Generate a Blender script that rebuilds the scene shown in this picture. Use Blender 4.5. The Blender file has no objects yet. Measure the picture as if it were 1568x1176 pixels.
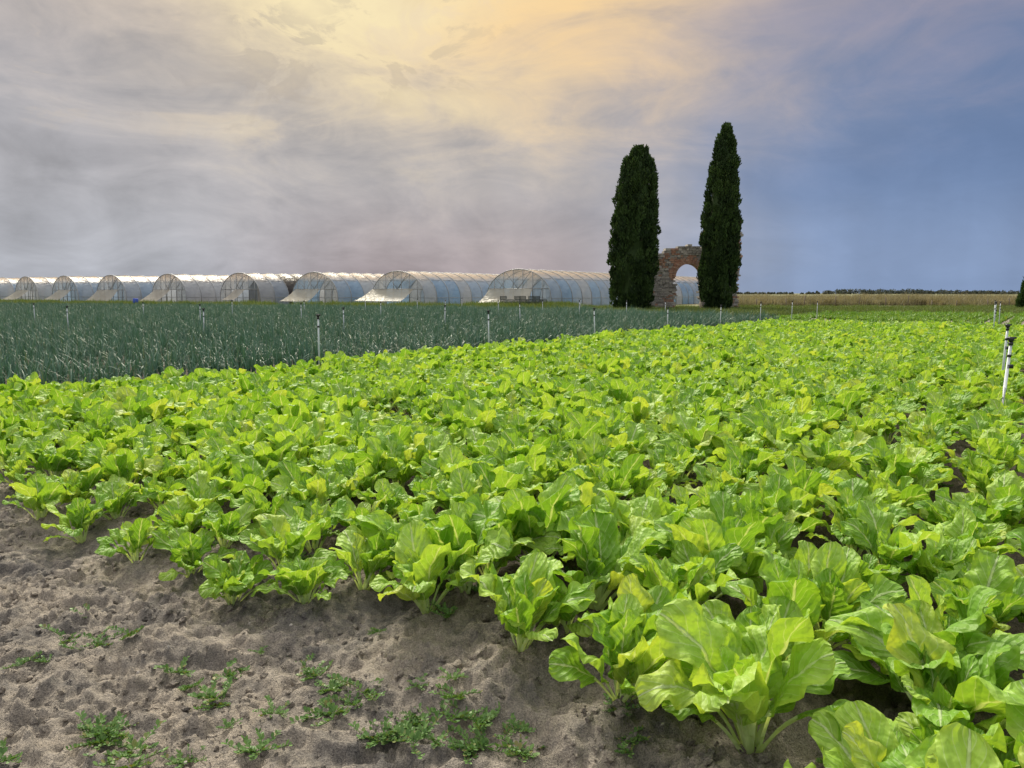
import bpy, math, random
import numpy as np
from mathutils import Vector, Euler
R = random.Random(7)
rng = np.random.default_rng(11)
scene = bpy.context.scene
scene.view_settings.view_transform = 'Standard'
scene.view_settings.look = 'None'
scene.view_settings.exposure = 0
rad = math.radians

# ------------------------------------------------------------------ helpers
def hash2(ix, iy, seed):
    h = (ix.astype(np.int64) * 374761393 + iy.astype(np.int64) * 668265263 + seed * 1442695041) & 0xffffffff
    h = ((h ^ (h >> 13)) * 1274126177) & 0xffffffff
    h = h ^ (h >> 16)
    return (h & 0xffffff) / float(0xffffff)
def vnoise(x, y, seed=0):
    x = np.asarray(x, float); y = np.asarray(y, float)
    ix = np.floor(x); iy = np.floor(y)
    fx = x - ix; fy = y - iy
    fx = fx * fx * (3 - 2 * fx); fy = fy * fy * (3 - 2 * fy)
    a = hash2(ix, iy, seed); b = hash2(ix + 1, iy, seed)
    c = hash2(ix, iy + 1, seed); d = hash2(ix + 1, iy + 1, seed)
    return (a + (b - a) * fx) * (1 - fy) + (c + (d - c) * fx) * fy
def fbm(x, y, seed=0, o=4):
    t = 0; a = .5; n = 0
    for i in range(o):
        t = t + a * vnoise(x * 2 ** i + 17.3 * i, y * 2 ** i + 5.1 * i, seed + i); n += a; a *= .5
    return t / n
def sstep(a, b, x):
    t = np.clip((x - a) / (b - a), 0, 1)
    return t * t * (3 - 2 * t)

class MB:
    def __init__(s): s.v = []; s.f = []; s.uv = []; s.r = []; s.mi = []
    def add(s, verts, faces, uv=None, rnd=0.0, mi=0):
        o = len(s.v)
        s.v.extend([tuple(p) for p in verts])
        s.f.extend([tuple(i + o for i in f) for f in faces])
        s.mi.extend([mi] * len(faces))
        s.uv.extend(uv if uv is not None else [(0.0, 0.0)] * len(verts))
        if isinstance(rnd, (int, float)): s.r.extend([rnd] * len(verts))
        else: s.r.extend(rnd)
    def box(s, c, size, rot=0.0, rnd=0.0, uvx=0.0, mi=0, ry=0.0):
        hx, hy, hz = size[0] / 2, size[1] / 2, size[2] / 2
        vs = []
        e = Euler((0, ry, rot))
        for dx in (-hx, hx):
            for dy in (-hy, hy):
                for dz in (-hz, hz):
                    p = Vector((dx, dy, dz)); p.rotate(e)
                    vs.append((c[0] + p.x, c[1] + p.y, c[2] + p.z))
        fs = [(0, 1, 3, 2), (4, 6, 7, 5), (0, 4, 5, 1), (2, 3, 7, 6), (0, 2, 6, 4), (1, 5, 7, 3)]
        s.add(vs, fs, [(uvx, 0.0)] * 8, rnd, mi)
    def tube(s, pts, radii, n=6, rnd=0.0, mi=0, cap=True, uvx=0.0):
        pts = [Vector(p) for p in pts]
        vs = []; fs = []
        for i, p in enumerate(pts):
            if i == 0: t = pts[1] - p
            elif i == len(pts) - 1: t = p - pts[i - 1]
            else: t = pts[i + 1] - pts[i - 1]
            t.normalize()
            a = t.cross(Vector((0, 0, 1)))
            if a.length < .05: a = t.cross(Vector((1, 0, 0)))
            a.normalize(); b = t.cross(a)
            rr = radii[i] if isinstance(radii, (list, tuple)) else radii
            for k in range(n):
                an = 2 * math.pi * k / n
                vs.append(p + a * math.cos(an) * rr + b * math.sin(an) * rr)
        for i in range(len(pts) - 1):
            for k in range(n):
                k2 = (k + 1) % n
                fs.append((i * n + k, i * n + k2, (i + 1) * n + k2, (i + 1) * n + k))
        if cap:
            fs.append(tuple(range(n))[::-1]); fs.append(tuple((len(pts) - 1) * n + k for k in range(n)))
        s.add(vs, fs, [(uvx, 0.0)] * len(vs), rnd, mi)
    def build(s, name, mats, smooth=False, parent=None, link=True):
        me = bpy.data.meshes.new(name)
        me.from_pydata(s.v, [], s.f)
        uvl = me.uv_layers.new(name="UVMap")
        li = np.empty(len(me.loops), dtype=np.int32); me.loops.foreach_get("vertex_index", li)
        uva = np.array(s.uv, dtype=np.float32)[li]
        uvl.data.foreach_set("uv", uva.ravel())
        at = me.attributes.new("rnd", 'FLOAT', 'POINT')
        at.data.foreach_set("value", np.array(s.r, dtype=np.float32))
        for m in (mats if isinstance(mats, (list, tuple)) else [mats]): me.materials.append(m)
        me.polygons.foreach_set("material_index", np.array(s.mi, dtype=np.int32))
        me.polygons.foreach_set("use_smooth", np.full(len(me.polygons), smooth))
        me.update()
        ob = bpy.data.objects.new(name, me)
        if link: scene.collection.objects.link(ob)
        if parent: ob.parent = parent
        return ob

def empty(name, loc=(0, 0, 0)):
    e = bpy.data.objects.new(name, None); scene.collection.objects.link(e)
    e.location = loc; e.empty_display_size = .3
    return e

class NT:
    def __init__(s, tree): s.t = tree; tree.nodes.clear()
    def n(s, typ, **kw):
        nd = s.t.nodes.new(typ)
        for k, v in kw.items(): setattr(nd, k, v)
        return nd
    def setin(s, sock, v):
        if v is None: return
        if hasattr(v, 'links') or isinstance(v, bpy.types.NodeSocket): s.t.links.new(v, sock)
        else:
            if isinstance(v, (tuple, list)) and len(v) == 3 and sock.type == 'RGBA': v = (*v, 1)
            sock.default_value = v
    def m(s, op, a, b=None, c=None, clamp=False):
        nd = s.n('ShaderNodeMath', operation=op, use_clamp=clamp)
        for i, v in enumerate((a, b, c)): s.setin(nd.inputs[i], v)
        return nd.outputs[0]
    def mix(s, f, a, b, bt='MIX', clampf=True):
        nd = s.n('ShaderNodeMix', data_type='RGBA', blend_type=bt, clamp_factor=clampf)
        s.setin(nd.inputs[0], f); s.setin(nd.inputs[6], a); s.setin(nd.inputs[7], b)
        return nd.outputs[2]
    def ss(s, v, a, b, o0=0., o1=1.):
        nd = s.n('ShaderNodeMapRange', interpolation_type='SMOOTHSTEP')
        s.setin(nd.inputs[0], v); nd.inputs[1].default_value = a; nd.inputs[2].default_value = b
        nd.inputs[3].default_value = o0; nd.inputs[4].default_value = o1
        return nd.outputs[0]
    def noise(s, vec, scale, detail=4, rough=.5, dist=0.):
        nd = s.n('ShaderNodeTexNoise'); s.setin(nd.inputs['Vector'], vec)
        nd.inputs['Scale'].default_value = scale; nd.inputs['Detail'].default_value = detail
        nd.inputs['Roughness'].default_value = rough; nd.inputs['Distortion'].default_value = dist
        return nd.outputs[0]
    def vor(s, vec, scale, feature='F1', out=0):
        nd = s.n('ShaderNodeTexVoronoi', feature=feature); s.setin(nd.inputs['Vector'], vec)
        nd.inputs['Scale'].default_value = scale
        return nd.outputs[out]
    def xyz(s, x, y, z):
        nd = s.n('ShaderNodeCombineXYZ')
        for i, v in enumerate((x, y, z)): s.setin(nd.inputs[i], v)
        return nd.outputs[0]
    def sep(s, v):
        nd = s.n('ShaderNodeSeparateXYZ'); s.setin(nd.inputs[0], v); return nd.outputs
    def bump(s, h, strength, dist, normal=None):
        nd = s.n('ShaderNodeBump'); s.setin(nd.inputs['Height'], h)
        nd.inputs['Strength'].default_value = strength; nd.inputs['Distance'].default_value = dist
        if normal is not None: s.setin(nd.inputs['Normal'], normal)
        return nd.outputs[0]
    def attr(s, name):
        nd = s.n('ShaderNodeAttribute', attribute_name=name); return nd.outputs['Fac']

def newmat(name):
    m = bpy.data.materials.new(name); m.use_nodes = True
    return m, NT(m.node_tree)
def principled(N, col, rough=.6, spec=.4, normal=None, metallic=0.):
    p = N.n('ShaderNodeBsdfPrincipled')
    N.setin(p.inputs['Base Color'], col); N.setin(p.inputs['Roughness'], rough)
    p.inputs['Specular IOR Level'].default_value = spec
    p.inputs['Metallic'].default_value = metallic
    if normal is not None: N.setin(p.inputs['Normal'], normal)
    return p
def out(N, sh):
    o = N.n('ShaderNodeOutputMaterial'); N.t.links.new(sh, o.inputs[0])
def mixsh(N, f, a, b):
    nd = N.n('ShaderNodeMixShader'); N.setin(nd.inputs[0], f)
    N.t.links.new(a, nd.inputs[1]); N.t.links.new(b, nd.inputs[2]); return nd.outputs[0]

# ------------------------------------------------------------------ layout frames
TH = rad(34.5); D = (math.sin(TH), math.cos(TH)); P = (-math.cos(TH), math.sin(TH))       # chard rows
TL = rad(36.0); DL = (math.sin(TL), math.cos(TL)); PL = (-math.cos(TL), math.sin(TL))     # leek rows
FAN = .0045
ROW = .50; R0 = .62
def chard_xy(r, s):
    rr = r * (1 - FAN * s)
    return rr * P[0] + s * D[0], rr * P[1] + s * D[1]
def leek_xy(r, s): return r * PL[0] + s * DL[0], r * PL[1] + s * DL[1]
def pix(px, py, z=0.0):
    u = (px - 784) / 1132.; v = (py - 588) / 1132.
    t = (1.5 - z) / (.1219 + v * .9925)
    return u * t, t * (.9925 - v * .1219)

def height(X, Y, fine=True):
    X = np.asarray(X, float); Y = np.asarray(Y, float)
    s = X * D[0] + Y * D[1]; r = (X * P[0] + Y * P[1]) / (1 - FAN * np.clip(s, 0, 60))
    dist = np.hypot(X, Y)
    e0 = 1.85 + .12 * sstep(1.7, 2.2, r) - .45 * sstep(.5, 0., r)
    bed = sstep(e0, e0 + .28, s + .25 * (fbm(X * 2, Y * 2, 91, 2) - .5)) * (1 - sstep(34, 36, s)) * (1 - sstep(10.4, 10.7, r))
    fade = 1 - sstep(7, 16, dist)
    h = bed * (.05 + .025 * np.cos(2 * np.pi * (r - R0) / ROW) * (1 - sstep(14, 30, dist)))
    h = h + (fbm(X * 1.3, Y * 1.3, 3, 3) - .5) * .10 * (1 - sstep(15, 60, dist))
    if fine:
        n1 = fbm(X * 5, Y * 5, 21, 3); n2 = fbm(X * 15 + .8 * n1, Y * 15, 33, 3)
        n3 = vnoise(X * 46, Y * 46, 44); n4 = vnoise(X * 30 + 3 * n1, Y * 30, 45)
        h = h + fade * ((n1 - .5) * .07 + (.4 - np.abs(n2 - .5) * 4) * .026 + (n3 - .5) * .013)
        patch = sstep(.40, .60, fbm(X * 2.6, Y * 2.6, 78, 3))
        cl = sstep(.56, .66, fbm(X * 24, Y * 24, 77, 2))
        h = h + fade * (.25 + .75 * patch) * (cl * .020 + (np.abs(n4 - .5)) * .022)
        h = h + fade * .012 * np.sin(2 * np.pi * (s * 3.0 + 2.2 * n1)) * (1 - bed)
    return h

# ------------------------------------------------------------------ WORLD
SUN_EL, SUN_AZ = rad(42), rad(-16)   # az measured from +Y to +X
w = bpy.data.worlds.new("World"); scene.world = w; w.use_nodes = True
N = NT(w.node_tree)
tc = N.n('ShaderNodeTexCoord'); dirv = tc.outputs['Generated']
X, Y, Z = N.sep(dirv)
zc = N.m('MAXIMUM', Z, 0.0)
wv = N.xyz(X, Y, N.m('MULTIPLY', Z, 2.4))
n1 = N.noise(wv, 2.3, 5, .55, .5)
n2 = N.noise(N.xyz(X, Y, N.m('MULTIPLY', Z, 2.8)), 4.6, 8, .60, .7)
n3 = N.noise(N.xyz(X, Y, N.m('MULTIPLY', Z, 2.0)), 11., 8, .62, .7)
a1 = N.m('SUBTRACT', n1, .5); a2 = N.m('SUBTRACT', n2, .5); a3 = N.m('SUBTRACT', n3, .5)
Xw = N.m('ADD', X, N.m('MULTIPLY', a1, .36)); Zw = N.m('ADD', Z, N.m('ADD', N.m('MULTIPLY', a2, .26), N.m('MULTIPLY', a3, .10)))
fx = N.ss(Xw, -.06, .46)
low = N.mix(fx, (.38, .40, .45), (.225, .31, .49))
low = N.mix(N.m('MULTIPLY', N.ss(X, -.45, -.15), N.ss(X, .28, .02)), low, (.385, .34, .365))
mid = N.mix(fx, (.385, .385, .42), (.130, .205, .375))
c = N.mix(N.ss(zc, 0.02, .17), low, mid)
up = N.mix(fx, (.46, .415, .405), (.25, .245, .34))
c = N.mix(N.ss(Zw, .17, .40), c, up)
def gauss(x, z, cx, cz, sx, sz):
    gx = N.m('DIVIDE', N.m('SUBTRACT', x, cx), sx); gz = N.m('DIVIDE', N.m('SUBTRACT', z, cz), sz)
    return N.m('EXPONENT', N.m('MULTIPLY', N.m('ADD', N.m('MULTIPLY', gx, gx), N.m('MULTIPLY', gz, gz)), -1.0))
front = N.ss(Y, 0, .3)
leftm = N.ss(X, .40, -.20, .35, 1.0)
cm = N.m('ADD', 1.05, N.m('MULTIPLY', N.m('ADD', a2, N.m('MULTIPLY', a3, .6)), N.m('MULTIPLY', leftm, .85)))
cm = N.m('MULTIPLY', cm, N.m('ADD', 1.0, N.m('MULTIPLY', a1, .3)))
c = N.mix(N.m('MULTIPLY', N.m('MULTIPLY', gauss(Xw, Zw, -.08, .38, .35, .18), front), .75), c, (.70, .53, .34))
cc = N.mix(1.0, c, N.xyz(cm, cm, cm), 'MULTIPLY')
# streaks of cloud catching the warm light
st = N.m('MULTIPLY', N.m('MULTIPLY', N.ss(n2, .49, .62), gauss(X, Z, -.18, .23, .20, .08)), front)
cc = N.mix(N.m('MULTIPLY', st, .38), cc, (.64, .55, .38))
# the glow of the hidden sun
g1 = N.m('MULTIPLY', N.m('MINIMUM', N.m('MULTIPLY', gauss(Xw, Zw, -.19, .40, .17, .13), 1.3), 1.0), front)
g2 = N.m('MULTIPLY', N.m('MINIMUM', N.m('MULTIPLY', gauss(Xw, Zw, .06, .41, .17, .12), 1.25), 1.0), front)
cc = N.mix(N.m('MULTIPLY', g2, .90), cc, (.93, .64, .31))
cc = N.mix(N.m('MULTIPLY', g1, .92), cc, (.91, .77, .46))
# darker ragged puffs upper left, bright torn edges
pz = N.m('MULTIPLY', N.m('MULTIPLY', leftm, N.ss(zc, .14, .26)), N.ss(X, .10, -.10))
puff = N.m('MULTIPLY', N.m('MULTIPLY', N.ss(n3, .51, .60), N.ss(n1, .44, .58)), pz)
cc = N.mix(N.m('MULTIPLY', puff, .48), cc, N.mix(N.ss(X, -.5, -.1), (.26, .255, .29), (.50, .42, .32)))
br = N.m('MULTIPLY', N.m('MULTIPLY', N.ss(n3, .47, .39), N.ss(n2, .46, .56)), pz)
cc = N.mix(N.m('MULTIPLY', br, .32), cc, (.78, .64, .48))
# rain shafts
rs = N.noise(N.xyz(X, Y, N.m('MULTIPLY', Z, .12)), 9., 3, .5, .2)
rm = N.m('ADD', 1.0, N.m('MULTIPLY', N.m('SUBTRACT', rs, .5), N.m('MULTIPLY', N.ss(zc, .30, .04), .55)))
cc = N.mix(1.0, cc, N.xyz(rm, rm, rm), 'MULTIPLY')
# bright thin cloud overhead (sun behind it, above the frame)
sx, sy, sz = math.sin(SUN_AZ) * math.cos(SUN_EL), math.cos(SUN_AZ) * math.cos(SUN_EL), math.sin(SUN_EL)
vd = N.n('ShaderNodeVectorMath', operation='DOT_PRODUCT'); N.setin(vd.inputs[0], dirv); vd.inputs[1].default_value = (sx, sy, sz)
cc = N.mix(N.ss(zc, .42, .8), cc, (1.45, 1.38, 1.26))
cc = N.mix(N.m('MULTIPLY', N.ss(vd.outputs['Value'], .90, 1.0), N.ss(zc, .42, .6)), cc, (3.4, 2.9, 2.1))
sky = N.n('ShaderNodeTexSky', sky_type='NISHITA', sun_disc=False)
sky.sun_elevation = SUN_EL; sky.sun_rotation = SUN_AZ; sky.air_density = 1.5; sky.dust_density = 3
bg1 = N.n('ShaderNodeBackground'); N.setin(bg1.inputs[0], cc); bg1.inputs[1].default_value = 1.0
bg2 = N.n('ShaderNodeBackground'); N.t.links.new(sky.outputs[0], bg2.inputs[0]); bg2.inputs[1].default_value = .003
ad = N.n('ShaderNodeAddShader'); N.t.links.new(bg1.outputs[0], ad.inputs[0]); N.t.links.new(bg2.outputs[0], ad.inputs[1])
wo = N.n('ShaderNodeOutputWorld'); N.t.links.new(ad.outputs[0], wo.inputs[0])

sl = bpy.data.lights.new("sun", 'SUN'); sl.energy = 4.3; sl.angle = rad(14); sl.color = (1, .92, .76)
so = bpy.data.objects.new("sun", sl); scene.collection.objects.link(so)
so.rotation_euler = Vector((sx, sy, sz)).to_track_quat('Z', 'Y').to_euler(); so.location = (0, 0, 30)

# ------------------------------------------------------------------ CAMERA
cam = bpy.data.cameras.new("camera"); cam.sensor_width = 36; cam.lens = 26; cam.clip_start = .05; cam.clip_end = 8000
co = bpy.data.objects.new("camera", cam); scene.collection.objects.link(co)
co.location = (0, 0, 1.5); co.rotation_euler = (rad(83), 0, 0); scene.camera = co

# ------------------------------------------------------------------ MATERIALS
def leaf_material(name, cA, cB, cOld, rib, trans=.35, rough=.42, veins=True, transcol=None):
    m, N = newmat(name)
    uv = N.n('ShaderNodeUVMap').outputs[0]
    u, v, _ = N.sep(uv)
    oi = N.n('ShaderNodeObjectInfo'); rr = N.attr("rnd")
    geo = N.n('ShaderNodeNewGeometry'); pos = geo.outputs['Position']
    au = N.m('ABSOLUTE', u)
    mixr = N.m('FRACT', N.m('ADD', rr, N.m('MULTIPLY', oi.outputs['Random'], 3.7)))
    c = N.mix(N.ss(mixr, .10, .90), cA, cB)
    c = N.mix(N.m('MULTIPLY', N.ss(mixr, .88, .98), .5), c, cOld)
    big = N.noise(pos, .5, 1, .5)
    c = N.mix(1.0, c, N.mix(big, (.80, .88, .9), (1.16, 1.10, 1.0)), 'MULTIPLY')
    nrm = None
    if veins:
        nz = N.noise(pos, 9., 2, .5)
        c = N.mix(1.0, c, N.mix(nz, (.70, .80, .8), (1.28, 1.18, 1.2)), 'MULTIPLY')
        c = N.mix(N.m('MULTIPLY', N.ss(au, .55, 1.0), .35), c, N.mix(1.0, c, (1.25, 1.05, .8), 'MULTIPLY'))
        vv = N.m('FRACT', N.m('SUBTRACT', N.m('MULTIPLY', v, 6.5), N.m('MULTIPLY', au, 2.4)))
        vd_ = N.m('ABSOLUTE', N.m('SUBTRACT', vv, .5))
        vein = N.m('MULTIPLY', N.m('MULTIPLY', N.ss(vd_, .07, .015), N.ss(v, 0, .05)), N.ss(au, 1.0, .5))
        ribm = N.ss(au, .085, .03)
        c = N.mix(N.m('MULTIPLY', vein, .42), c, rib)
        c = N.mix(N.m('MULTIPLY', ribm, .85), c, rib)
        c = N.mix(N.ss(v, .02, -.06), c, rib)
        pk = N.noise(pos, 42., 1, .5)
        hgt = N.m('ADD', N.m('MULTIPLY', vd_, 1.3), N.m('MULTIPLY', pk, 1.4))
        hgt = N.m('SUBTRACT', hgt, N.m('MULTIPLY', ribm, .5))
        nrm = N.bump(hgt, .75, .009)
    p = principled(N, c, rough, .4, nrm)
    tr = N.n('ShaderNodeBsdfTranslucent')
    N.setin(tr.inputs[0], N.mix(1.0, c, transcol or (1.2, 1.08, .45), 'MULTIPLY'))
    if nrm is not None: N.t.links.new(nrm, tr.inputs[1])
    out(N, mixsh(N, trans, p.outputs[0], tr.outputs[0]))
    return m
M_chard = leaf_material("chard_leaf", (.210, .430, .050), (.390, .620, .105), (.52, .60, .12), (.60, .74, .42), .42, .50)
M_leek = leaf_material("leek_leaf", (.048, .115, .088), (.085, .180, .145), (.20, .20, .10), (.2, .3, .2), .2, .5, False, (1, 1.1, .7))
M_weed = leaf_material("weed_leaf", (.075, .17, .042), (.14, .26, .07), (.26, .13, .07), (.3, .2, .1), .25, .5, False)
M_grass = leaf_material("green_grass_blade", (.09, .15, .035), (.15, .21, .06), (.28, .25, .12), (.3, .3, .1), .3, .6, False)
M_straw = leaf_material("dry_grass_blade", (.22, .21, .13), (.34, .305, .20), (.13, .17, .08), (.4, .3, .1), .3, .7, False, (1.1, 1, .7))
M_crop = leaf_material("crop_leaf", (.13, .28, .045), (.21, .38, .065), (.3, .3, .06), (.3, .4, .1), .3, .5, False)
M_cyp = leaf_material("cypress_foliage", (.018, .044, .012), (.052, .105, .025), (.08, .12, .03), (.1, .1, .1), .15, .7, False, (1, 1, .5))
M_tree = leaf_material("tree_line_foliage", (.06, .08, .075), (.09, .11, .10), (.1, .1, .07), (.1, .1, .1), .1, .8, False)

# ground
M_gr, N = newmat("soil_ground")
geo = N.n('ShaderNodeNewGeometry'); pos = geo.outputs['Position']
px_, py_, pz_ = N.sep(pos)
a = N.noise(pos, 1.4, 6, .6); b = N.noise(pos, 14, 6, .65); g = N.noise(pos, 160, 3, .7)
soil = N.mix(N.ss(a, .38, .60), (.185, .178, .170), (.40, .355, .30))
soil = N.mix(N.ss(b, .40, .64), soil, (.42, .38, .33))
soil = N.mix(N.m('MULTIPLY', N.ss(N.noise(pos, 5, 5, .6), .50, .62), .6), soil, (.165, .16, .158))
soil = N.mix(1.0, soil, N.mix(N.ss(g, .25, .75), (.52, .53, .56), (1.38, 1.36, 1.33)), 'MULTIPLY')
peb = N.vor(pos, 55., 'F1', 0)
soil = N.mix(N.m('MULTIPLY', N.ss(peb, .16, .08), .45), soil, (.46, .44, .41))
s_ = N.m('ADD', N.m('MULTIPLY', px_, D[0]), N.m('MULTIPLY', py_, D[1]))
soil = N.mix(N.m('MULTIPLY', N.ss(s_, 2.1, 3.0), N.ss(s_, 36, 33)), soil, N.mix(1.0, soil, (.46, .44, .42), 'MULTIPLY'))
gn = N.noise(pos, .06, 5, .6)
grassl = N.mix(N.ss(gn, .42, .6), (.25, .23, .15), (.14, .175, .075))
grassl = N.mix(N.ss(N.noise(pos, 1.5, 4, .6), .4, .7), grassl, (.19, .20, .115))
far = N.ss(py_, 52, 64)
col = N.mix(far, soil, grassl)
col = N.mix(N.m('MULTIPLY', N.ss(px_, -28, -34), N.ss(py_, 110, 90)), col, (.12, .09, .075))
bh = N.m('ADD', N.m('MULTIPLY', b, 1.0), N.m('MULTIPLY', g, .6))
bh = N.m('ADD', bh, N.m('MULTIPLY', N.ss(peb, .2, .05), .4))
nr = N.bump(bh, 1.0, .028)
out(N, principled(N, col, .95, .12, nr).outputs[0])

def simple(name, col, rough=.5, spec=.4, met=0., nscale=20, var=.25, bump=.1):
    m, N = newmat(name)
    pos = N.n('ShaderNodeTexCoord').outputs['Object']
    n = N.noise(pos, nscale, 5, .6)
    c = N.mix(n, tuple(x * (1 - var) for x in col), tuple(x * (1 + var) for x in col))
    rr = N.attr("rnd")
    c = N.mix(1.0, c, N.mix(rr, (.9, .9, .9), (1.1, 1.1, 1.1)), 'MULTIPLY')
    out(N, principled(N, c, rough, spec, N.bump(n, bump, .02), met).outputs[0])
    return m
M_pipe = simple("grey_plastic_pipe", (.52, .58, .64), .4)
M_black = simple("black_plastic", (.02, .022, .03), .4)
M_steel = simple("galvanised_steel", (.30, .32, .34), .45, .5, .3)
M_wood = simple("weathered_wood", (.16, .13, .10), .9)
M_bark = simple("cypress_bark", (.09, .065, .045), .95)
M_crate = simple("crate_plastic", (.06, .075, .07), .6)
M_blue = simple("blue_plastic", (.03, .08, .45), .5)
M_stonepeb = simple("pebble_stone", (.34, .32, .30), .9, .2)

def plastic(name, col, tint, transp, sunlit_topcol=None):
    m, N = newmat(name)
    tcn = N.n('ShaderNodeTexCoord').outputs['Object']
    rr = N.attr("rnd")
    n = N.noise(tcn, .7, 5, .6, .5)
    c = N.mix(N.ss(rr, .30, .95), col, tint)
    if sunlit_topcol:
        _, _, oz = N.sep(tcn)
        c = N.mix(N.ss(N.m('ADD', oz, N.m('MULTIPLY', n, .8)), 3.1, 4.0), c, sunlit_topcol)  # warm sunlit tone painted into the film colour towards the roof top
    c = N.mix(1.0, c, N.mix(n, (.6, .6, .62), (1.25, 1.25, 1.22)), 'MULTIPLY')
    p = principled(N, c, .35, .5, N.bump(N.noise(tcn, 2.5, 3, .5), .5, .2))
    t = N.n('ShaderNodeBsdfTranslucent'); N.setin(t.inputs[0], c)
    tp = N.n('ShaderNodeBsdfTransparent')
    a = mixsh(N, .45, p.outputs[0], t.outputs[0])
    out(N, mixsh(N, N.m('MULTIPLY', transp * 2, n), a, tp.outputs[0]))
    return m
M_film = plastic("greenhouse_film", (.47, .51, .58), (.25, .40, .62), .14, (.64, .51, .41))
M_filmw = plastic("greenhouse_end_film", (.28, .34, .40), (.46, .47, .47), .42)
M_awn = plastic("awning_film", (.44, .44, .42), (.54, .52, .46), .2)
M_net = plastic("dark_shade_net", (.035, .03, .03), (.05, .04, .035), .08)

# ------------------------------------------------------------------ GROUND
def axis(lo, hi, step, far, g=1.06):
    core = list(np.arange(lo, hi, step))
    a = []; x = lo; d = step
    while x > -far: d *= g; x -= d; a.append(x)
    b = []; x = core[-1]; d = step
    while x < far: d *= g; x += d; b.append(x)
    return np.array(a[::-1] + core + b)
gxs = axis(-3.9, 1.8, .011, 3500); gys = axis(1.5, 5.4, .011, 4500)
GX, GY = np.meshgrid(gxs, gys)
GZ = height(GX, GY)
nx, ny = len(gxs), len(gys)
me = bpy.data.meshes.new("ground")
me.vertices.add(nx * ny)
me.vertices.foreach_set("co", np.stack([GX, GY, GZ], -1).astype(np.float32).ravel())
ii = (np.arange(ny - 1)[:, None] * nx + np.arange(nx - 1)[None, :]).ravel()
q = np.stack([ii, ii + 1, ii + nx + 1, ii + nx], -1).astype(np.int32)
me.loops.add(q.size); me.loops.foreach_set("vertex_index", q.ravel())
me.polygons.add(len(q)); me.polygons.foreach_set("loop_start", np.arange(0, q.size, 4, dtype=np.int32))
me.polygons.foreach_set("use_smooth", np.ones(len(q), bool))
me.update(); me.validate(); me.materials.append(M_gr)
go = bpy.data.objects.new("ground", me); scene.collection.objects.link(go)

# ------------------------------------------------------------------ scatter
def scatter(name, coll, pts, rots, scls, idx):
    me = bpy.data.meshes.new(name)
    n = len(pts)
    me.vertices.add(n); me.vertices.foreach_set("co", np.array(pts, np.float32).ravel())
    a = me.attributes.new("rot", 'FLOAT_VECTOR', 'POINT'); a.data.foreach_set("vector", np.array(rots, np.float32).ravel())
    a = me.attributes.new("scl", 'FLOAT_VECTOR', 'POINT'); a.data.foreach_set("vector", np.array(scls, np.float32).ravel())
    a = me.attributes.new("idx", 'INT', 'POINT'); a.data.foreach_set("value", np.array(idx, np.int32))
    ob = bpy.data.objects.new(name, me); scene.collection.objects.link(ob)
    ng = bpy.data.node_groups.new(name + "_nodes", 'GeometryNodeTree')
    ng.interface.new_socket("Geometry", in_out='INPUT', socket_type='NodeSocketGeometry')
    ng.interface.new_socket("Geometry", in_out='OUTPUT', socket_type='NodeSocketGeometry')
    nd = ng.nodes; L = ng.links
    gi = nd.new('NodeGroupInput'); gout = nd.new('NodeGroupOutput')
    ci = nd.new('GeometryNodeCollectionInfo'); ci.inputs['Collection'].default_value = coll
    ci.inputs['Separate Children'].default_value = True; ci.inputs['Reset Children'].default_value = True
    ip = nd.new('GeometryNodeInstanceOnPoints'); ip.inputs['Pick Instance'].default_value = True
    def na(nm, t):
        x = nd.new('GeometryNodeInputNamedAttribute'); x.data_type = t; x.inputs['Name'].default_value = nm
        return x.outputs['Attribute']
    er = nd.new('FunctionNodeEulerToRotation')
    L.new(na("rot", 'FLOAT_VECTOR'), er.inputs[0]); L.new(er.outputs[0], ip.inputs['Rotation'])
    L.new(na("scl", 'FLOAT_VECTOR'), ip.inputs['Scale']); L.new(na("idx", 'INT'), ip.inputs['Instance Index'])
    L.new(gi.outputs[0], ip.inputs['Points']); L.new(ci.outputs[0], ip.inputs['Instance'])
    L.new(ip.outputs[0], gout.inputs[0])
    md = ob.modifiers.new("scatter", 'NODES'); md.node_group = ng
    return ob
def coll(name, obs):
    c = bpy.data.collections.new(name)
    for o in obs: c.objects.link(o)
    return c

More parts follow.
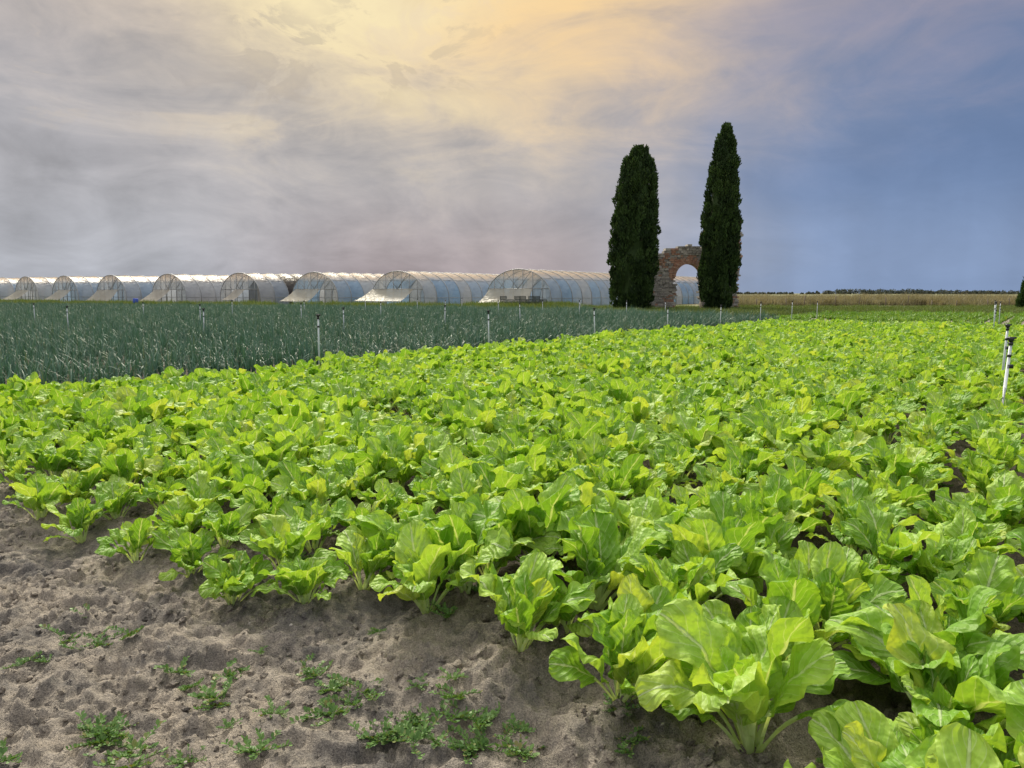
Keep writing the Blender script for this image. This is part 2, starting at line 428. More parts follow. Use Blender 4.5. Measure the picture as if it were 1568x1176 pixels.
# ------------------------------------------------------------------ CHARD
def chard_leaf(mb, az, Lb, W, pet, e0, e1, rnd, rg, nu=12, nv=16, r0=.015):
    ca, sa = math.cos(az), math.sin(az)
    ph1, ph2, ph3 = rg.uniform(0, 6.28), rg.uniform(0, 6.28), rg.uniform(0, 6.28)
    amp = rg.uniform(.08, .22) ; fr = rg.uniform(1.4, 3.1)
    fold = rg.uniform(.05, .65); twist = rg.uniform(-.9, .9); sidebend = rg.uniform(-.55, .55)
    npet = 4; tot = pet + Lb
    rows = npet + nv
    vs, uvs, fs = [], [], []
    x = r0; z = 0.; yb = 0.; prev = 0.
    for i in range(rows + 1):
        if i <= npet: d = pet * i / npet
        else: d = pet + Lb * (i - npet) / nv
        t = d / tot
        e = e0 + (e1 - e0) * (t ** 1.7)
        dd = d - prev; prev = d
        x += math.cos(e) * dd; z += math.sin(e) * dd; yb += sidebend * t * dd
        v = (d - pet) / Lb
        if v <= 0.001: wd = .009 + .004 * (i == 0)
        else:
            wd = W * .5 * min(1, (v ** .58) * ((1.010 - v) ** .39) * 1.55)
            wd *= 1 + .045 * math.sin(v * 17 + ph1) + .03 * math.sin(v * 36 + ph2)
            wd = max(wd, .008)
        nxx, nz = -math.sin(e), math.cos(e)
        tw = twist * max(v, 0)
        for j in range(nu + 1):
            u = -1 + 2 * j / nu
            au = abs(u)
            lift = fold * au * wd
            if v > 0:
                k = wd * au ** 1.7
                lift += k * amp * 2.2 * math.sin(v * fr * 6.28 + (ph1 if u > 0 else ph2))
                lift += wd * .09 * math.sin(u * 6.5 + ph3) * math.sin(v * 15 + ph2)
                lift += wd * .06 * math.sin(u * 12 + ph2) * math.sin(v * 27 + ph1)
                lift -= fold * wd * .7 * au ** 3 * (1 if fold > .3 else .3)
            else: lift = au * wd * .8
            lat = u * wd * (math.cos(fold * .6))
            ct, st = math.cos(tw), math.sin(tw)
            la, li = lat * ct - lift * st, lat * st + lift * ct
            lx = x + nxx * li; lz = z + nz * li; ly = yb + la
            vs.append((lx * ca - ly * sa, lx * sa + ly * ca, lz))
            uvs.append((u if v > 0 else u * .05, v if v > 0 else v * .5 - .02))
    n = nu + 1
    for i in range(rows):
        for j in range(nu):
            fs.append((i * n + j, i * n + j + 1, (i + 1) * n + j + 1, (i + 1) * n + j))
    mb.add(vs, fs, uvs, rnd)
def chard_plant(name, seed):
    rg = random.Random(seed); mb = MB()
    n = rg.randint(12, 16)
    az = rg.uniform(0, 6.28)
    for i in range(n):
        f = i / (n - 1)          # 0 inner .. 1 outer
        az += 2.4 + rg.uniform(-.5, .5)
        L = (.125 + .115 * math.sin(math.pi * min(1, f * .75 + .15))) * rg.uniform(.76, 1.2)
        W = L * rg.uniform(.62, .80)
        pet = rg.uniform(.08, .13) * (.7 + .5 * f)
        e0 = rad(88 - 29 * f + rg.uniform(-11, 8))
        e1 = rad(72 - 80 * f + rg.uniform(-34, 24))
        chard_leaf(mb, az, L, W, pet, e0, e1, rg.random(), rg, r0=.01 + .02 * f)
    return mb.build(name, M_chard, True, link=False)
chards = [chard_plant("swiss_chard_plant", 100 + i) for i in range(14)]
C_ch = coll("swiss_chard_variants", chards)
pts = []; rots = []; scl = []; idx = []
def keep(x, y, margin=6, ang=.95):
    return y > -1 and abs(x) < ang * y + margin
for k in range(-9, 20):
    r = R0 + ROW * k
    s0 = 2.18 + R.uniform(-.10, .10)
    if 1.6 < r < 2.4: s0 += .20
    if r > 3: s0 -= .05
    if r < .3: s0 -= .45
    s = s0
    while s < 32.2:
        rr = r + R.gauss(0, .065)
        x, y = chard_xy(rr, s)
        if keep(x, y, 5, .85) and not (R.random() < .02 and s > 4) and math.hypot(x, y) > 1.6:
            if not (abs(rr - .04) < .3 and s > 7.0 and R.random() < .35):
                sc = R.uniform(.94, 1.32) * (1.0 + .25 * (vnoise(np.array([x * .6]), np.array([y * .6]), 5)[0] - .5))
                if R.random() < .06: sc *= .75
                if s < s0 + .3: sc *= R.uniform(.8, 1.05)
                if r >= 3 and s < 3.4: sc *= .88
                if r < .2 and s > 7: sc *= .92
                pts.append((x, y, float(height(x, y, False)) - .012)); rots.append((R.gauss(0, .12), R.gauss(0, .12), R.uniform(0, 6.28)))
                scl.append((sc, sc, sc * R.uniform(.9, 1.12))); idx.append(R.randrange(14))
        s += R.uniform(.23, .31)
scatter("swiss_chard_field", C_ch, pts, rots, scl, idx)
print("chard", len(pts))

# ------------------------------------------------------------------ blade based plants
def blade(mb, base, az, L, w, e0, e1, rnd, nseg=5, fold=.3):
    x = y = 0; z = 0; vs = []; fs = []
    ca, sa = math.cos(az), math.sin(az); d = L / nseg; h = 0
    for i in range(nseg + 1):
        t = i / nseg; e = e0 + (e1 - e0) * t ** 1.5
        if i: h += math.cos(e) * d; z += math.sin(e) * d
        ww = w * .5 * (1 - t ** 2.2) + .0008
        for sgn in (-1, 1):
            vs.append((base[0] + h * ca - sgn * ww * sa, base[1] + h * sa + sgn * ww * ca, base[2] + z))
    for i in range(nseg): fs.append((2 * i, 2 * i + 1, 2 * i + 3, 2 * i + 2))
    mb.add(vs, fs, None, rnd)
def leek_strip(name, seed):
    rg = random.Random(seed); mb = MB()
    for p in range(8):
        y = -.5 + (p + .5) / 8 + rg.uniform(-.03, .03); x = rg.uniform(-.03, .03)
        hgt = rg.uniform(.8, 1.1)
        mb.tube([(x, y, -.02), (x, y, .12 * hgt)], [.012, .010], 5, .3)
        for i in range(8):
            az = rg.uniform(0, 6.28)
            blade(mb, (x, y, .08 * hgt), az, rg.uniform(.36, .60) * hgt, rg.uniform(.012, .022), rad(rg.uniform(74, 89)), rad(rg.choice((rg.uniform(40, 85), rg.uniform(-30, 60)))), rg.random(), 6)
    return mb.build(name, M_leek, True, link=False)
C_lk = coll("leek_variants", [leek_strip("leek_row_plants", 300 + i) for i in range(8)])
pts = []; rots = []; scl = []; idx = []
FAR = [(60, 30), (11.5, 37), (10.9, 40), (5.5, 52), (-20, 70), (-56, 80), (-140, 95)]
def far_y(x):
    for (x1, y1), (x0, y0) in zip(FAR, FAR[1:]):
        if x0 <= x <= x1: return y0 + (y1 - y0) * (x - x0) / (x1 - x0)
    return 30
r = 10.95; k = 0
while r < 110:
    s = -5
    while s < 75:
        x, y = leek_xy(r + R.gauss(0, .02), s)
        if y < far_y(x) and keep(x, y, 5, .82) and y > 2:
            pts.append((x, y, float(height(x, y, False)))); rots.append((R.gauss(0, .05), R.gauss(0, .05), -TL + (math.pi if R.random() < .5 else 0)))
            sc = R.uniform(.85, 1.15) * (.82 + .36 * vnoise(np.array([x * .4]), np.array([y * .4]), 9)[0])
            scl.append((1.3, 1.0, sc)); idx.append(R.randrange(8))
        s += 1.0
    k += 1
    r += .46 if k % 4 else .95
    if r > 45: r += .30
scatter("leek_field", C_lk, pts, rots, scl, idx)
print("leek", len(pts))

def tuft(name, seed, mat, n, hmin, hmax, spread, w, lean=60):
    rg = random.Random(seed); mb = MB()
    for i in range(n):
        a = rg.uniform(0, 6.28); d = spread * math.sqrt(rg.random())
        blade(mb, (math.cos(a) * d, math.sin(a) * d, -.02), rg.uniform(0, 6.28), rg.uniform(hmin, hmax), w * rg.uniform(.6, 1.3),
              rad(rg.uniform(70, 90)), rad(rg.uniform(lean - 40, 88)), rg.random(), 4)
    return mb.build(name, mat, True, link=False)
C_gr = coll("green_grass_variants", [tuft("green_grass_tuft", 500 + i, M_grass, 130, .15, .42, .45, .022) for i in range(5)])
C_st = coll("dry_grass_variants", [tuft("dry_grass_tuft", 520 + i, M_straw, 130, .40, .95, .6, .035, 75) for i in range(5)])
C_cr = coll("crop_variants", [tuft("low_crop_plant", 540 + i, M_crop, 46, .12, .26, .13, .06, 40) for i in range(5)])
def band(name, coll_, n, fn, smin, smax, zs=(.7, 1.3)):
    pts = []; rots = []; scl = []; idx = []
    c = 0
    while len(pts) < n and c < n * 20:
        c += 1
        p = fn()
        if p is None: continue
        sc = R.uniform(smin, smax)
        pts.append((p[0], p[1], float(height(p[0], p[1], False)))); rots.append((0, 0, R.uniform(0, 6.28)))
        scl.append((sc, sc, sc * R.uniform(*zs))); idx.append(R.randrange(5))
    return scatter(name, coll_, pts, rots, scl, idx)
def f_dry():
    y = R.uniform(78, 120); x = R.uniform(.29 * y, .95 * y + 5)
    if vnoise(np.array([x * .15]), np.array([y * .15]), 4)[0] < .40: return None
    return x, y
band("dry_grass_meadow", C_st, 3800, f_dry, .7, 1.5)
def f_green():
    x = R.uniform(-2, 62); y = R.uniform(50, 64) + .0 * x
    y0 = max(far_y(x) + .5, 48) if x < 20 else 52 - (x - 20) * .18
    y = y0 + R.random() ** 1.2 * (72 - y0)
    if 8 < x < 20 and 62.3 < y < 65.5 and R.random() < .9: return None
    return x, y
band("green_grass_verge", C_gr, 4200, f_green, .8, 1.3)
GH = [(0.6, 75.5), (-12.6, 82), (-22.8, 86), (-32.5, 89), (-43.3, 94), (-53.8, 100), (-62.4, 104), (-71, 109), (-80, 114)]
def f_ghweed():
    i = R.randrange(len(GH) - 1); t = R.random()
    x = GH[i][0] * (1 - t) + GH[i + 1][0] * t; y = GH[i][1] * (1 - t) + GH[i + 1][1] * t
    if R.random() < .35: x = R.uniform(-3, 9); y = 75 + (x) * .6
    if vnoise(np.array([x * .3]), np.array([3.3]), 8)[0] < .35: return None
    return x + R.gauss(0, .8), y - 6.2 + R.gauss(0, 1.3)
band("weed_strip", C_gr, 1600, f_ghweed, .8, 2.0)
# far crop rows
pts = []; rots = []; scl = []; idx = []
for k in range(-28, 18):
    s = 34.6
    while s < 58:
        x, y = leek_xy(-1.0 + k * .8 + R.gauss(0, .04), s)
        if x > 9 + (y - 34) * .15 and not (40 < s < 42.5) and vnoise(np.array([x * .4]), np.array([y * .4]), 14)[0] > .16:
            pts.append((x, y, float(height(x, y, False)))); rots.append((0, 0, R.uniform(0, 6.28)))
            sc = R.uniform(.9, 1.5) * (1.0 if s < 50 else 1.2); scl.append((sc, sc, sc)); idx.append(R.randrange(5))
        s += R.uniform(.3, .45)
scatter("vegetable_crop_rows", C_cr, pts, rots, scl, idx)

# ------------------------------------------------------------------ foreground weeds
def weed(name, seed):
    rg = random.Random(seed); mb = MB()
    for sN in range(rg.randint(5, 8)):
        az = rg.uniform(0, 6.28); L = rg.uniform(.07, .17); bend = rg.uniform(-1.5, 1.5); p = Vector((0, 0, .004)); pl = [p.copy()]
        n = 9
        for i in range(n):
            a = az + bend * i / n
            el = rg.uniform(.05, .35) if i > 2 else .3
            p = p + Vector((math.cos(a) * math.cos(el), math.sin(a) * math.cos(el), math.sin(el) * .8)) * (L / n)
            pl.append(p.copy())
            for sgn in (-1, 1):
                la = a + sgn * rg.uniform(.6, 1.3); ll = rg.uniform(.014, .028); e = rg.uniform(.1, .9)
                dx, dy, dz = math.cos(la) * math.cos(e), math.sin(la) * math.cos(e), math.sin(e)
                sd = Vector((-math.sin(la), math.cos(la), 0)) * ll * .34
                dv = Vector((dx, dy, dz)) * ll; c0 = p
                vs = [c0, c0 + dv * .45 + sd + Vector((0, 0, .002)), c0 + dv * .85 + sd * .7, c0 + dv, c0 + dv * .85 - sd * .7, c0 + dv * .45 - sd + Vector((0, 0, .002))]
                mb.add(vs, [(0, 1, 2, 3), (0, 3, 4, 5)], None, rg.random() * .85)
        mb.tube(pl, .0016, 4, .93)
    return mb.build(name, M_weed, False, link=False)
C_wd = coll("weed_variants", [weed("purslane_weed", 700 + i) for i in range(6)])
pts = []; rots = []; scl = []; idx = []
WP = [(60, 1010, 2), (100, 985, 2), (140, 975, 2), (30, 1025, 1), (175, 975, 1), (300, 1040, 1), (320, 1075, 2), (330, 1100, 1), (260, 1050, 1), (380, 1010, 1), (350, 1020, 1),
      (470, 1040, 2), (500, 1065, 2), (540, 1090, 2), (560, 1110, 2), (450, 1100, 1), (600, 1120, 2), (640, 1100, 2), (680, 1095, 3), (720, 1105, 3), (760, 1125, 2), (790, 1140, 2), (580, 1150, 2), (650, 1140, 3), (700, 1140, 2),
      (150, 1120, 2), (170, 1110, 2), (190, 1140, 2), (270, 1160, 2), (20, 1170, 1), (580, 985, 1), (960, 1140, 2), (930, 1120, 1), (480, 1000, 1), (400, 1160, 1)]
for (a, b, n) in WP:
    for i in range(n):
        x, y = pix(a + R.gauss(0, 16), b + R.gauss(0, 10))
        pts.append((x, y, float(height(x, y)) + .004)); rots.append((R.gauss(0, .1), R.gauss(0, .1), R.uniform(0, 6.28)))
        sc = R.uniform(.3, .9); scl.append((sc, sc, sc * 1.3)); idx.append(R.randrange(6))
for i in range(260):   # small weeds among the crop
    x, y = chard_xy(R.uniform(-.5, 9.8), R.uniform(2.2, 9))
    pts.append((x, y, float(height(x, y)) + .004)); rots.append((0, 0, R.uniform(0, 6.28)))
    sc = R.uniform(.3, .7); scl.append((sc, sc, sc * 1.4)); idx.append(R.randrange(6))
scatter("low_weeds", C_wd, pts, rots, scl, idx)

# clods and pebbles
def clod(name, seed, mat):
    rg = random.Random(seed)
    import bmesh
    bm = bmesh.new(); bmesh.ops.create_icosphere(bm, subdivisions=2, radius=1)
    o = Vector((rg.random() * 9, rg.random() * 9, rg.random() * 9))
    from mathutils import noise
    for v in bm.verts:
        v.co *= 1 + .55 * noise.noise(v.co * 1.3 + o) + .25 * noise.noise(v.co * 3 + o)
        v.co.z *= .65
    me = bpy.data.meshes.new(name); bm.to_mesh(me); bm.free(); me.materials.append(mat)
    at = me.attributes.new("rnd", 'FLOAT', 'POINT'); at.data.foreach_set("value", [rg.random()] * len(me.vertices))
    return bpy.data.objects.new(name, me)
C_cl = coll("clod_variants", [clod("soil_clod", i, M_gr) for i in range(5)])
C_pb = coll("pebble_variants", [clod("pebble", 20 + i, M_stonepeb) for i in range(5)])
for nm, cl_, n, smin, smax in (("soil_clods", C_cl, 9000, .003, .022), ("pebbles", C_pb, 500, .003, .010)):
    pts = []; rots = []; scl = []; idx = []
    while len(pts) < n:
        x = R.uniform(-4.6, 2); y = R.uniform(1.6, 5.6)
        if x * D[0] + y * D[1] > 2.9: continue
        if vnoise(np.array([x * 3]), np.array([y * 3]), 61)[0] < R.random() * .9: continue
        sc = smin + (smax - smin) * R.random() ** 4
        pts.append((x, y, float(height(x, y)) + sc * .15)); rots.append((R.uniform(0, 6), R.uniform(0, .5), R.uniform(0, 6)))
        scl.append((sc, sc * R.uniform(.7, 1.2), sc)); idx.append(R.randrange(5))
    scatter(nm, cl_, pts, rots, scl, idx)

# ------------------------------------------------------------------ SPRINKLERS
def sprinkler(x, y, h, lean=(0, 0), clamp=False):
    mb = MB(); z0 = float(height(x, y, False))
    b = Vector((0, 0, -.1)); t = Vector((lean[0], lean[1], h))
    mb.tube([b, t * .5, t], [.017, .016, .015], 8, .5, 0)
    mb.tube([t, t + Vector((0, 0, .03))], [.022, .022], 8, .2, 1)
    mb.tube([t + Vector((0, 0, .03)), t + Vector((0, 0, .05)), t + Vector((0, 0, .085))], [.012, .03, .026], 8, .2, 1)
    mb.tube([t + Vector((-.045, 0, .07)), t + Vector((.05, 0, .075))], [.008, .012], 6, .2, 1)
    mb.tube([t * .86 - Vector((0, 0, .0)), t * .89], [.021, .021], 8, .2, 1)
    if clamp: mb.box((t.x * .75 + .02, t.y * .75, t.z * .75), (.06, .03, .04), 0, .1, 0, 1)
    mb.box((0, 0, -.01), (.07, .07, .05), .4, .1, 0, 1)
    o = mb.build("sprinkler", [M_pipe, M_black], True); o.location = (x, y, z0)
for i in range(8):
    s = 8.4 + 4.82 * i
    x, y = leek_xy(10.25, s)
    sprinkler(x, y, 1.02 + R.uniform(-.04, .04), (R.uniform(-.03, .03), R.uniform(-.03, .03)))
for rr, nn, st in ((18.2, 8, 11.1), (27.0, 8, 11.5), (36, 8, 14)):
    for i in range(nn):
        x, y = leek_xy(rr, st + 4.85 * i)
        if y < far_y(x) + 2: sprinkler(x, y, 1.02 + R.uniform(-.05, .05), (R.uniform(-.03, .03), 0))
for x, y, h, ln in ((5.08, 7.60, .88, (.05, .0)), (6.66, 10.0, .95, (.03, 0)), (15.6, 24, 1.1, (0, 0)), (18.6, 28.6, 1.05, (.02, 0)), (22, 33.5, 1.05, (0, 0)), (25, 38.5, 1.05, (0, 0))):
    sprinkler(x, y, h, ln, True)

# ------------------------------------------------------------------ GREENHOUSES
def greenhouse(fx, fy, ang, length, Rw=4.0, H=3.9, seed=0, net=False, blue=.5):
    rg = random.Random(seed)
    root = empty("polytunnel_greenhouse", (fx, fy, 0)); root.rotation_euler = (0, 0, -ang)
    zs = 1.0
    def prof(a, k=1.0): # a 0..pi
        return (Rw * k * math.cos(a), zs + (H - zs) * k * math.sin(a))
    bay = 2.0; nb = int(length / bay); sub = 4; na_ = 20
    def skin(j0, j1, mat, name, off=0.):
        mb = MB()
        for b in range(j0, j1):
            tint = rg.random() * .8 + (.35 * blue if b % 3 else 0)
            vs = []; fs = []
            for i in range(sub + 1):
                t = i / sub; y = (b + t) * bay
                k = 1 + off - .030 * math.sin(math.pi * t)
                ring = [(Rw * k, .05)] + [prof(math.pi * a / na_, k) for a in range(na_ + 1)] + [(-Rw * k, .05)]
                for (x, z) in ring: vs.append((x, y, z))
            n = na_ + 3
            for i in range(sub):
                for a in range(n - 1): fs.append((i * n + a, i * n + a + 1, (i + 1) * n + a + 1, (i + 1) * n + a))
            mb.add(vs, fs, None, tint)
        o = mb.build(name, mat, True, root)
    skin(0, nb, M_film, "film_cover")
    if net: skin(2, 9, M_net, "shade_net", .015)
    mb = MB()
    for b in range(nb + 1):
        y = b * bay; ring = [(Rw * 1.004, y, 0)] + [(prof(math.pi * a / 16, 1.004)[0], y, prof(math.pi * a / 16, 1.004)[1]) for a in range(17)] + [(-Rw * 1.004, y, 0)]
        mb.tube(ring, .045, 5, .5)
    for x, z in ((0, H - .06), (Rw * .72, zs + (H - zs) * .70 - .08), (-Rw * .72, zs + (H - zs) * .70 - .08), (Rw * .99, zs), (-Rw * .99, zs)):
        mb.tube([(x, 0, z), (x, nb * bay, z)], .025, 5, .5)
    zb = 1.95
    def top(x): return zs + (H - zs) * math.sqrt(max(0, 1 - (x / Rw) ** 2))
    for ye in (0, nb * bay):
        for x in np.linspace(-3, 3, 6): mb.tube([(x, ye, 0), (x, ye, top(x))], .04, 5, .5)
        hw = Rw * math.sqrt(1 - ((zb - zs) / (H - zs)) ** 2)
        mb.tube([(-hw, ye, zb), (hw, ye, zb)], .045, 5, .5)
        for sg in (-1, 1):
            mb.tube([(0, ye - .02, zb), (sg * 1.6, ye - .02, top(1.6))], .03, 5, .5)
            mb.tube([(sg * 1.6, ye + .02, zb), (sg * 2.9, ye + .02, top(2.9))], .03, 5, .5)
    mb.build("steel_hoops_and_end_frame", M_steel, True, root)
    mb = MB()
    for ye in (.03, nb * bay - .03):
        xs = np.linspace(-Rw * .985, Rw * .985, 15)
        for x0, x1 in zip(xs, xs[1:]):
            t0, t1 = top(x0) - .03, top(x1) - .03
            xm = (x0 + x1) / 2
            zlow = zb if (abs(xm) < 1.9 and ye < 1) else 0.05
            mb.add([(x0, ye, min(zlow, t0)), (x1, ye, min(zlow, t1)), (x1, ye, t1), (x0, ye, t0)], [(0, 1, 2, 3)], None, rg.random())
    mb.build("end_wall_film", M_filmw, True, root)
    mb = MB()
    x0, x1 = [(-3.6, 1.8), (-3.9, 2.4), (-3.4, 1.0), (-1, 1), (-3.2, .5), (-3.6, 2), (-2, 2), (-3, 1), (-2, 2)][seed % 9]
    vs = []; fs = []; n = 8
    out_ = rg.uniform(1.5, 2.6); zl = rg.uniform(.3, .8)
    for i in range(n + 1):
        for j in range(5):
            t = j / 4; xx = x0 + (x1 - x0) * i / n
            vs.append((xx * (1 + .12 * t), -.04 - out_ * t, zb - (zb - zl) * t - .14 * math.sin(math.pi * t) + .04 * math.sin(i * 2.1)))
    for i in range(n):
        for j in range(4): fs.append((i * 5 + j, i * 5 + j + 1, (i + 1) * 5 + j + 1, (i + 1) * 5 + j))
    mb.add(vs, fs, None, .9)
    mb.build("awning", M_awn, True, root)
    mb = MB()
    for xx in (x0 * 1.1, (x0 + x1) / 2, x1 * 1.1): mb.tube([(xx, -.05 - out_, 0), (xx, -.05 - out_, zl + .03)], .03, 5, .4)
    mb.tube([(x0 * 1.12, -.05 - out_, zl), (x1 * 1.12, -.05 - out_, zl)], .03, 5, .4)
    mb.build("awning_posts", M_steel, True, root)
    mb = MB()
    for i in range(500):
        mbx = R.choice((-2.6, -.9, .9, 2.6)) + R.gauss(0, .2); yy = R.uniform(1, nb * bay - 1)
        blade(mb, (mbx, yy, .0), R.uniform(0, 6.28), R.uniform(.5, 1.1), .14, 1.4, .2, R.random(), 3)
    mb.build("plants_inside", M_crop, True, root)
TG = rad(36)
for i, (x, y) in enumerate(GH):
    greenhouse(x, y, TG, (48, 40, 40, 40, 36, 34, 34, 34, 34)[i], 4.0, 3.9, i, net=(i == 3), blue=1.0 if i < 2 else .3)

# ------------------------------------------------------------------ CYPRESSES
def cypress(name, x, y, H, Rm, prof, lean, seed, nclump=300, per=150):
    rg = random.Random(seed)
    root = empty(name, (x, y, 0))
    def pr(t):
        for (t0, v0), (t1, v1) in zip(prof, prof[1:]):
            if t0 <= t <= t1: return v0 + (v1 - v0) * (t - t0) / (t1 - t0)
        return .02
    mb = MB()
    mb.tube([(0, 0, -.2), (.02, 0, .5), (lean * .3, 0, H * .3), (lean * .8, 0, H * .85)], [.32, .24, .17, .03], 10, .5)
    for i in range(26):
        t = rg.uniform(.05, .8); a = rg.uniform(0, 6.28); r1 = pr(t) * Rm * .75; z = t * H
        mb.tube([(lean * t, 0, z), (lean * t + math.cos(a) * r1 * .6, math.sin(a) * r1 * .6, z + .5), (lean * t + math.cos(a) * r1, math.sin(a) * r1, z + 1.3)], [.06, .04, .015], 5, .4)
    mb.build("trunk_and_limbs", M_bark, True, root)
    mb = MB()
    vs = []; fs = []; nr_, nh = 22, 60
    for i in range(nh + 1):
        t = .03 + .955 * i / nh
        for k in range(nr_):
            a = 2 * math.pi * k / nr_
            rr = pr(t) * Rm * (.64 + .18 * (fbm(np.array([a * 2.2 + seed]), np.array([t * 14.]), seed, 2)[0] - .5))
            vs.append((lean * t + math.cos(a) * rr, math.sin(a) * rr, t * H))
    for i in range(nh):
        for k in range(nr_): fs.append((i * nr_ + k, i * nr_ + (k + 1) % nr_, (i + 1) * nr_ + (k + 1) % nr_, (i + 1) * nr_ + k))
    mb.add(vs, fs, None, .0)
    ntop = 14
    for c in range(nclump + ntop):
        t = (c + rg.random()) / nclump
        t = .02 + .97 * min(t, .97 + .03 * rg.random()) ** .92
        a = rg.uniform(0, 6.28)
        rr = pr(t) * Rm * rg.uniform(.70, 1.05)
        if t > .92: rr *= rg.uniform(.2, .9)
        ch = rg.uniform(.30, .75); cw = rg.uniform(.16, .36) * (1 if t < .85 else .65)
        if t > .9: ch *= .7
        ctr = Vector((lean * t + math.cos(a) * rr, math.sin(a) * rr, t * H))
        cr = rg.uniform(0, .84)
        for i in range(per):
            th = rg.uniform(0, 6.28); ph = rg.uniform(-1, 1); rho = math.sqrt(max(0, 1 - ph * ph)) * cw * (.75 - .35 * ph)
            o = Vector((math.cos(th) * rho, math.sin(th) * rho, ph * ch))
            p = ctr + o * rg.uniform(.75, 1.08)
            d = Vector((math.cos(th) * .35 + math.cos(a) * .30, math.sin(th) * .35 + math.sin(a) * .30, 1.0)) + Vector((rg.gauss(0, .28), rg.gauss(0, .28), 0))
            d.normalize()
            sd = d.cross(Vector((rg.gauss(0, 1), rg.gauss(0, 1), rg.gauss(0, .3)))); sd.normalize()
            L = rg.uniform(.10, .30); W_ = rg.uniform(.03, .06)
            if p.z > H * 1.01: continue
            mb.add([p - sd * W_ * .6, p + sd * W_ * .6, p + d * L * .6 + sd * W_, p + d * L, p + d * L * .6 - sd * W_], [(0, 1, 2, 3, 4)], None, min(.84, max(0, cr + rg.gauss(0, .12))))
    mb.build("foliage", M_cyp, False, root)
PL_ = [(0, .42), (.05, .72), (.12, .92), (.3, 1.), (.5, .95), (.7, .80), (.85, .68), (.93, .56), (.975, .40), (1, .12)]
PR_ = [(0, .45), (.05, .75), (.12, .92), (.35, 1.), (.55, .94), (.75, .76), (.88, .52), (.95, .32), (.99, .16), (1, .04)]
cypress("cypress_tree", 9.65, 60.5, 12.9, 1.85, PL_, .45, 3, 460, 120)
cypress("cypress_tree", 16.62, 60.5, 14.6, 1.42, PR_, .35, 5, 430, 120)
cypress("cypress_tree", 42.2, 60.5, 2.7, .8, PR_, .0, 9, 60, 120)

# ------------------------------------------------------------------ RUIN
M_mas, N = newmat("ruin_masonry")
tco = N.n('ShaderNodeTexCoord').outputs['Object']
u, v, _ = N.sep(N.n('ShaderNodeUVMap').outputs[0]); rr = N.attr("rnd")
stone = N.mix(rr, (.28, .265, .25), (.60, .57, .53))
brick = N.mix(rr, (.40, .21, .15), (.60, .38, .28))
c = N.mix(u, stone, brick)
nn = N.noise(tco, 3.5, 6, .65)
c = N.mix(N.m('MULTIPLY', N.ss(nn, .48, .68), .7), c, (.38, .355, .33))
c = N.mix(1.0, c, N.mix(N.noise(tco, 22, 4, .6), (.65, .65, .65), (1.3, 1.3, 1.3)), 'MULTIPLY')
out(N, principled(N, c, .95, .15, N.bump(N.noise(tco, 18, 5, .7), .8, .05)).outputs[0])
M_mor, N = newmat("ruin_mortar")
tco = N.n('ShaderNodeTexCoord').outputs['Object']
out(N, principled(N, N.mix(N.noise(tco, 6, 6, .6), (.28, .26, .24), (.50, .47, .43)), .95, .1, N.bump(N.noise(tco, 20, 4, .7), .8, .05)).outputs[0])
ruin = empty("ruined_brick_arch", (0, 63.6, 0))
K = 64 / 1132.
def wx(p): return (p - 784) * K
def wz(p): return (449 - p) * K + 1.5
outl = [(983, 480), (986, 440), (994, 420), (998, 392), (1008, 388), (1018, 383), (1034, 380), (1048, 378), (1060, 380), (1069, 384), (1070, 350), (1078, 336), (1095, 330), (1112, 333), (1123, 345), (1126, 372), (1124, 420), (1121, 445), (1128, 480)]
outl = [(wx(a), wz(b)) for a, b in outl]
def inside(x, z):
    r_ = False; n = len(outl); j = n - 1
    for i in range(n):
        xi, zi = outl[i]; xj, zj = outl[j]
        if (zi > z) != (zj > z) and x < (xj - xi) * (z - zi) / (zj - zi) + xi: r_ = not r_
        j = i
    return r_
ocx, orad, ospr = wx(1048), 19 * K, wz(425)
def opening(x, z, e=0.):
    if z < ospr: return abs(x - ocx) < orad + e + .12 * math.sin(z * 3.1)*.5
    return math.hypot(x - ocx, (z - ospr)) < orad + e
mb = MB(); mc = MB()
z = 0.; row = 0
while z < 8.4:
    hh = R.uniform(.12, .22); span = None; x = 11.0 + R.uniform(0, .2)
    while x < 20:
        ww = R.uniform(.2, .46); cx = x + ww / 2; cz = z + hh / 2
        ok = inside(cx, cz) and not opening(cx, cz, .30 if cz > ospr else .05)
        if ok:
            okc = R.random() > .05
            isb = max(0, 1 - (math.hypot(cx - ocx, cz - ospr) - 1.2) / .9) if cz > ospr - .2 else 0
            if cz > wz(415) and cx < wx(1030): isb = max(isb, .5)
            if cx > wx(1068): isb = max(isb, .3)
            isb = 1.0 if R.random() < isb else (1.0 if R.random() < .06 else 0.)
            dp = .55 + R.uniform(-.05, .06)
            if okc: mb.box((cx, 0, cz), (ww - .03, dp * 2, hh - .025), R.gauss(0, .01), R.random(), isb, 0, R.gauss(0, .02))
            span = [cx - ww / 2, cx + ww / 2] if span is None else [span[0], cx + ww / 2]
        if (not ok) and span:
            mc.box(((span[0] + span[1]) / 2, 0, cz), (span[1] - span[0] - .06, .96 + R.uniform(-.01, .01), hh + .002)); span = None
        x += ww
    z += hh
for ring, rr_ in ((0, orad + .17), (1, orad + .47)):
    nvs = int(math.pi * rr_ / .115)
    for i in range(nvs):
        a = math.pi * (i + .5) / nvs
        if ring and R.random() < .12: continue
        mb.box((ocx + math.cos(a) * rr_, 0, ospr + math.sin(a) * rr_), (.28, 1.2 + R.uniform(-.03, .04) - .05 * ring, .095), 0, R.random(), 1.0, 0, -a)
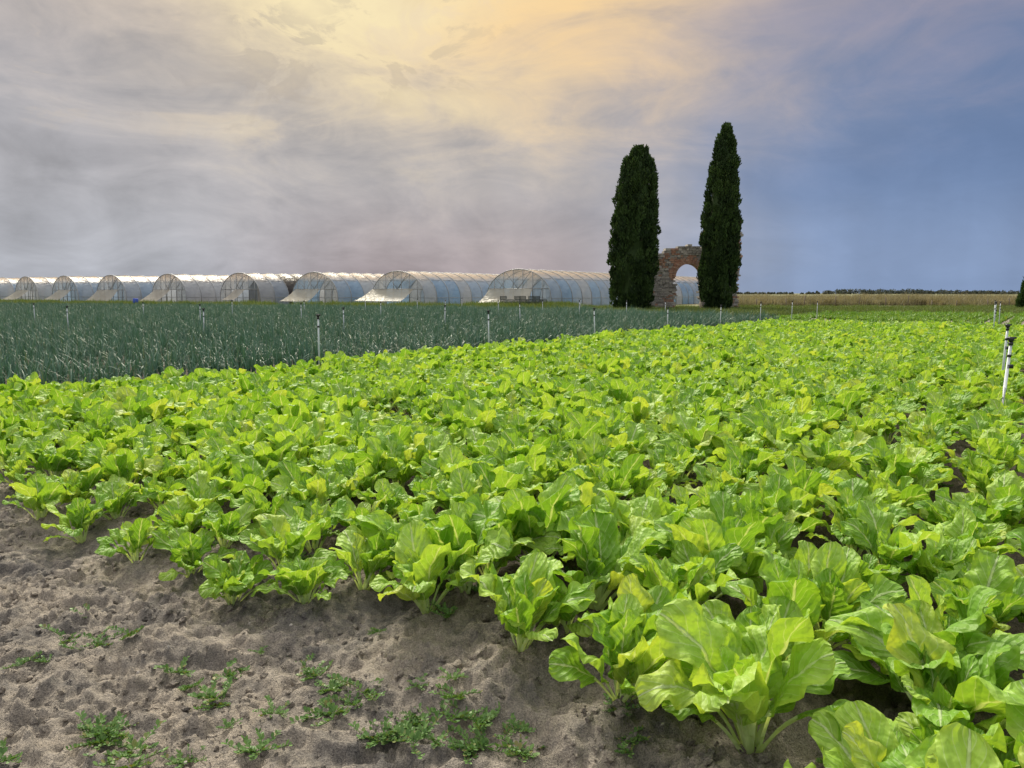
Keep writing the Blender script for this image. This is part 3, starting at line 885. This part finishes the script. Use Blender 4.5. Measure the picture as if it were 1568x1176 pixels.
for i in range(60):
    mb.box((R.uniform(wx(980), wx(1130)), R.gauss(-.7, .5), R.uniform(.0, .12)), (R.uniform(.1, .35), R.uniform(.1, .3), R.uniform(.08, .25)), R.uniform(0, 3), R.random(), float(R.random() < .4), 0, R.gauss(0, .3))
mb.build("stones_and_bricks", M_mas, False, ruin); mc.build("mortar_core", M_mor, False, ruin)

# ------------------------------------------------------------------ crates, barrel, fence, distant trees
def crates(x, y, nx_, nz_):
    mb = MB()
    for i in range(nx_):
        for k in range(nz_ - (i % 2)):
            cx = i * .66; cz = .16 + k * .31
            for zz in (-.11, 0, .11):
                for sy_ in (-.2, .2): mb.box((cx, sy_, cz + zz), (.58, .02, .07), 0, R.random())
                for sx_ in (-.29, .29): mb.box((cx + sx_, 0, cz + zz), (.02, .38, .07), 0, R.random())
            for sx_ in (-.29, .29):
                for sy_ in (-.2, .2): mb.box((cx + sx_, sy_, cz), (.045, .045, .295), 0, R.random())
            mb.box((cx, 0, cz - .13), (.56, .36, .02), 0, .5)
    o = mb.build("stacked_crates", M_crate); o.location = (x, y, 0)
crates(-.8, 69.2, 6, 4); crates(1.0, 70.4, 4, 4)
mb = MB()
mb.tube([(0, 0, 0), (0, 0, .05), (0, 0, .3), (0, 0, .33), (0, 0, .6), (0, 0, .63), (0, 0, .88), (0, 0, .9)], [.27, .29, .29, .305, .305, .29, .28, .24], 16, .5)
o = mb.build("blue_barrel", M_blue, True); o.location = (-44.5, 88, 0)
mb = MB()
for i in range(16):
    x = i * 2.6 + R.uniform(-.5, .5); h = R.uniform(.7, 1.3)
    mb.tube([(x, R.gauss(0, .2), -.1), (x + R.gauss(0, .08), R.gauss(0, .1), h)], [.06, .05], 6, R.random())
for zz in (.45, .85): mb.tube([(0, 0, zz), (15 * 2.6, 0, zz)], .008, 4, .3)
o = mb.build("post_and_wire_fence", M_wood, True); o.location = (25, 76, 0)

def treeline(name, x0, x1, y, hmin, hmax, n, seed, leaf=.9):
    rg = random.Random(seed); mb = MB()
    for i in range(n):
        cx = rg.uniform(x0, x1); h = rg.uniform(hmin, hmax) * (.5 + vnoise(np.array([cx * .02]), np.array([1.]), seed)[0])
        w_ = h * rg.uniform(.8, 2.2); yy = y + rg.uniform(-20, 20); cr = rg.random() * .8
        mb.tube([(cx, yy, 0), (cx, yy, h * .7)], [.25, .1], 5, .1)
        for k in range(60):
            a = rg.uniform(0, 6.28); rr_ = math.sqrt(rg.random()); ph = rg.uniform(0, 1)
            p = Vector((cx + math.cos(a) * rr_ * w_ * .5 * (1.1 - ph * .5), yy + math.sin(a) * rr_ * w_ * .4, h * (.1 + .9 * ph * (1 - .3 * rr_))))
            d1 = Vector((rg.gauss(0, 1), rg.gauss(0, 1), rg.gauss(0, 1))).normalized() * leaf; d2 = d1.cross(Vector((rg.gauss(0, 1), rg.gauss(0, 1), rg.gauss(0, 1)))).normalized() * leaf * .7
            mb.add([p - d1, p + d2, p + d1, p - d2], [(0, 1, 2, 3)], None, cr)
    mb.build(name, M_tree, False)
treeline("distant_tree_line", 230, 620, 900, 3, 5.5, 240, 1)
treeline("distant_tree_line", -1100, -150, 800, 3, 6, 150, 4)
treeline("distant_trees", -190, -128, 185, 4, 6.5, 60, 2, .4)
print("done")
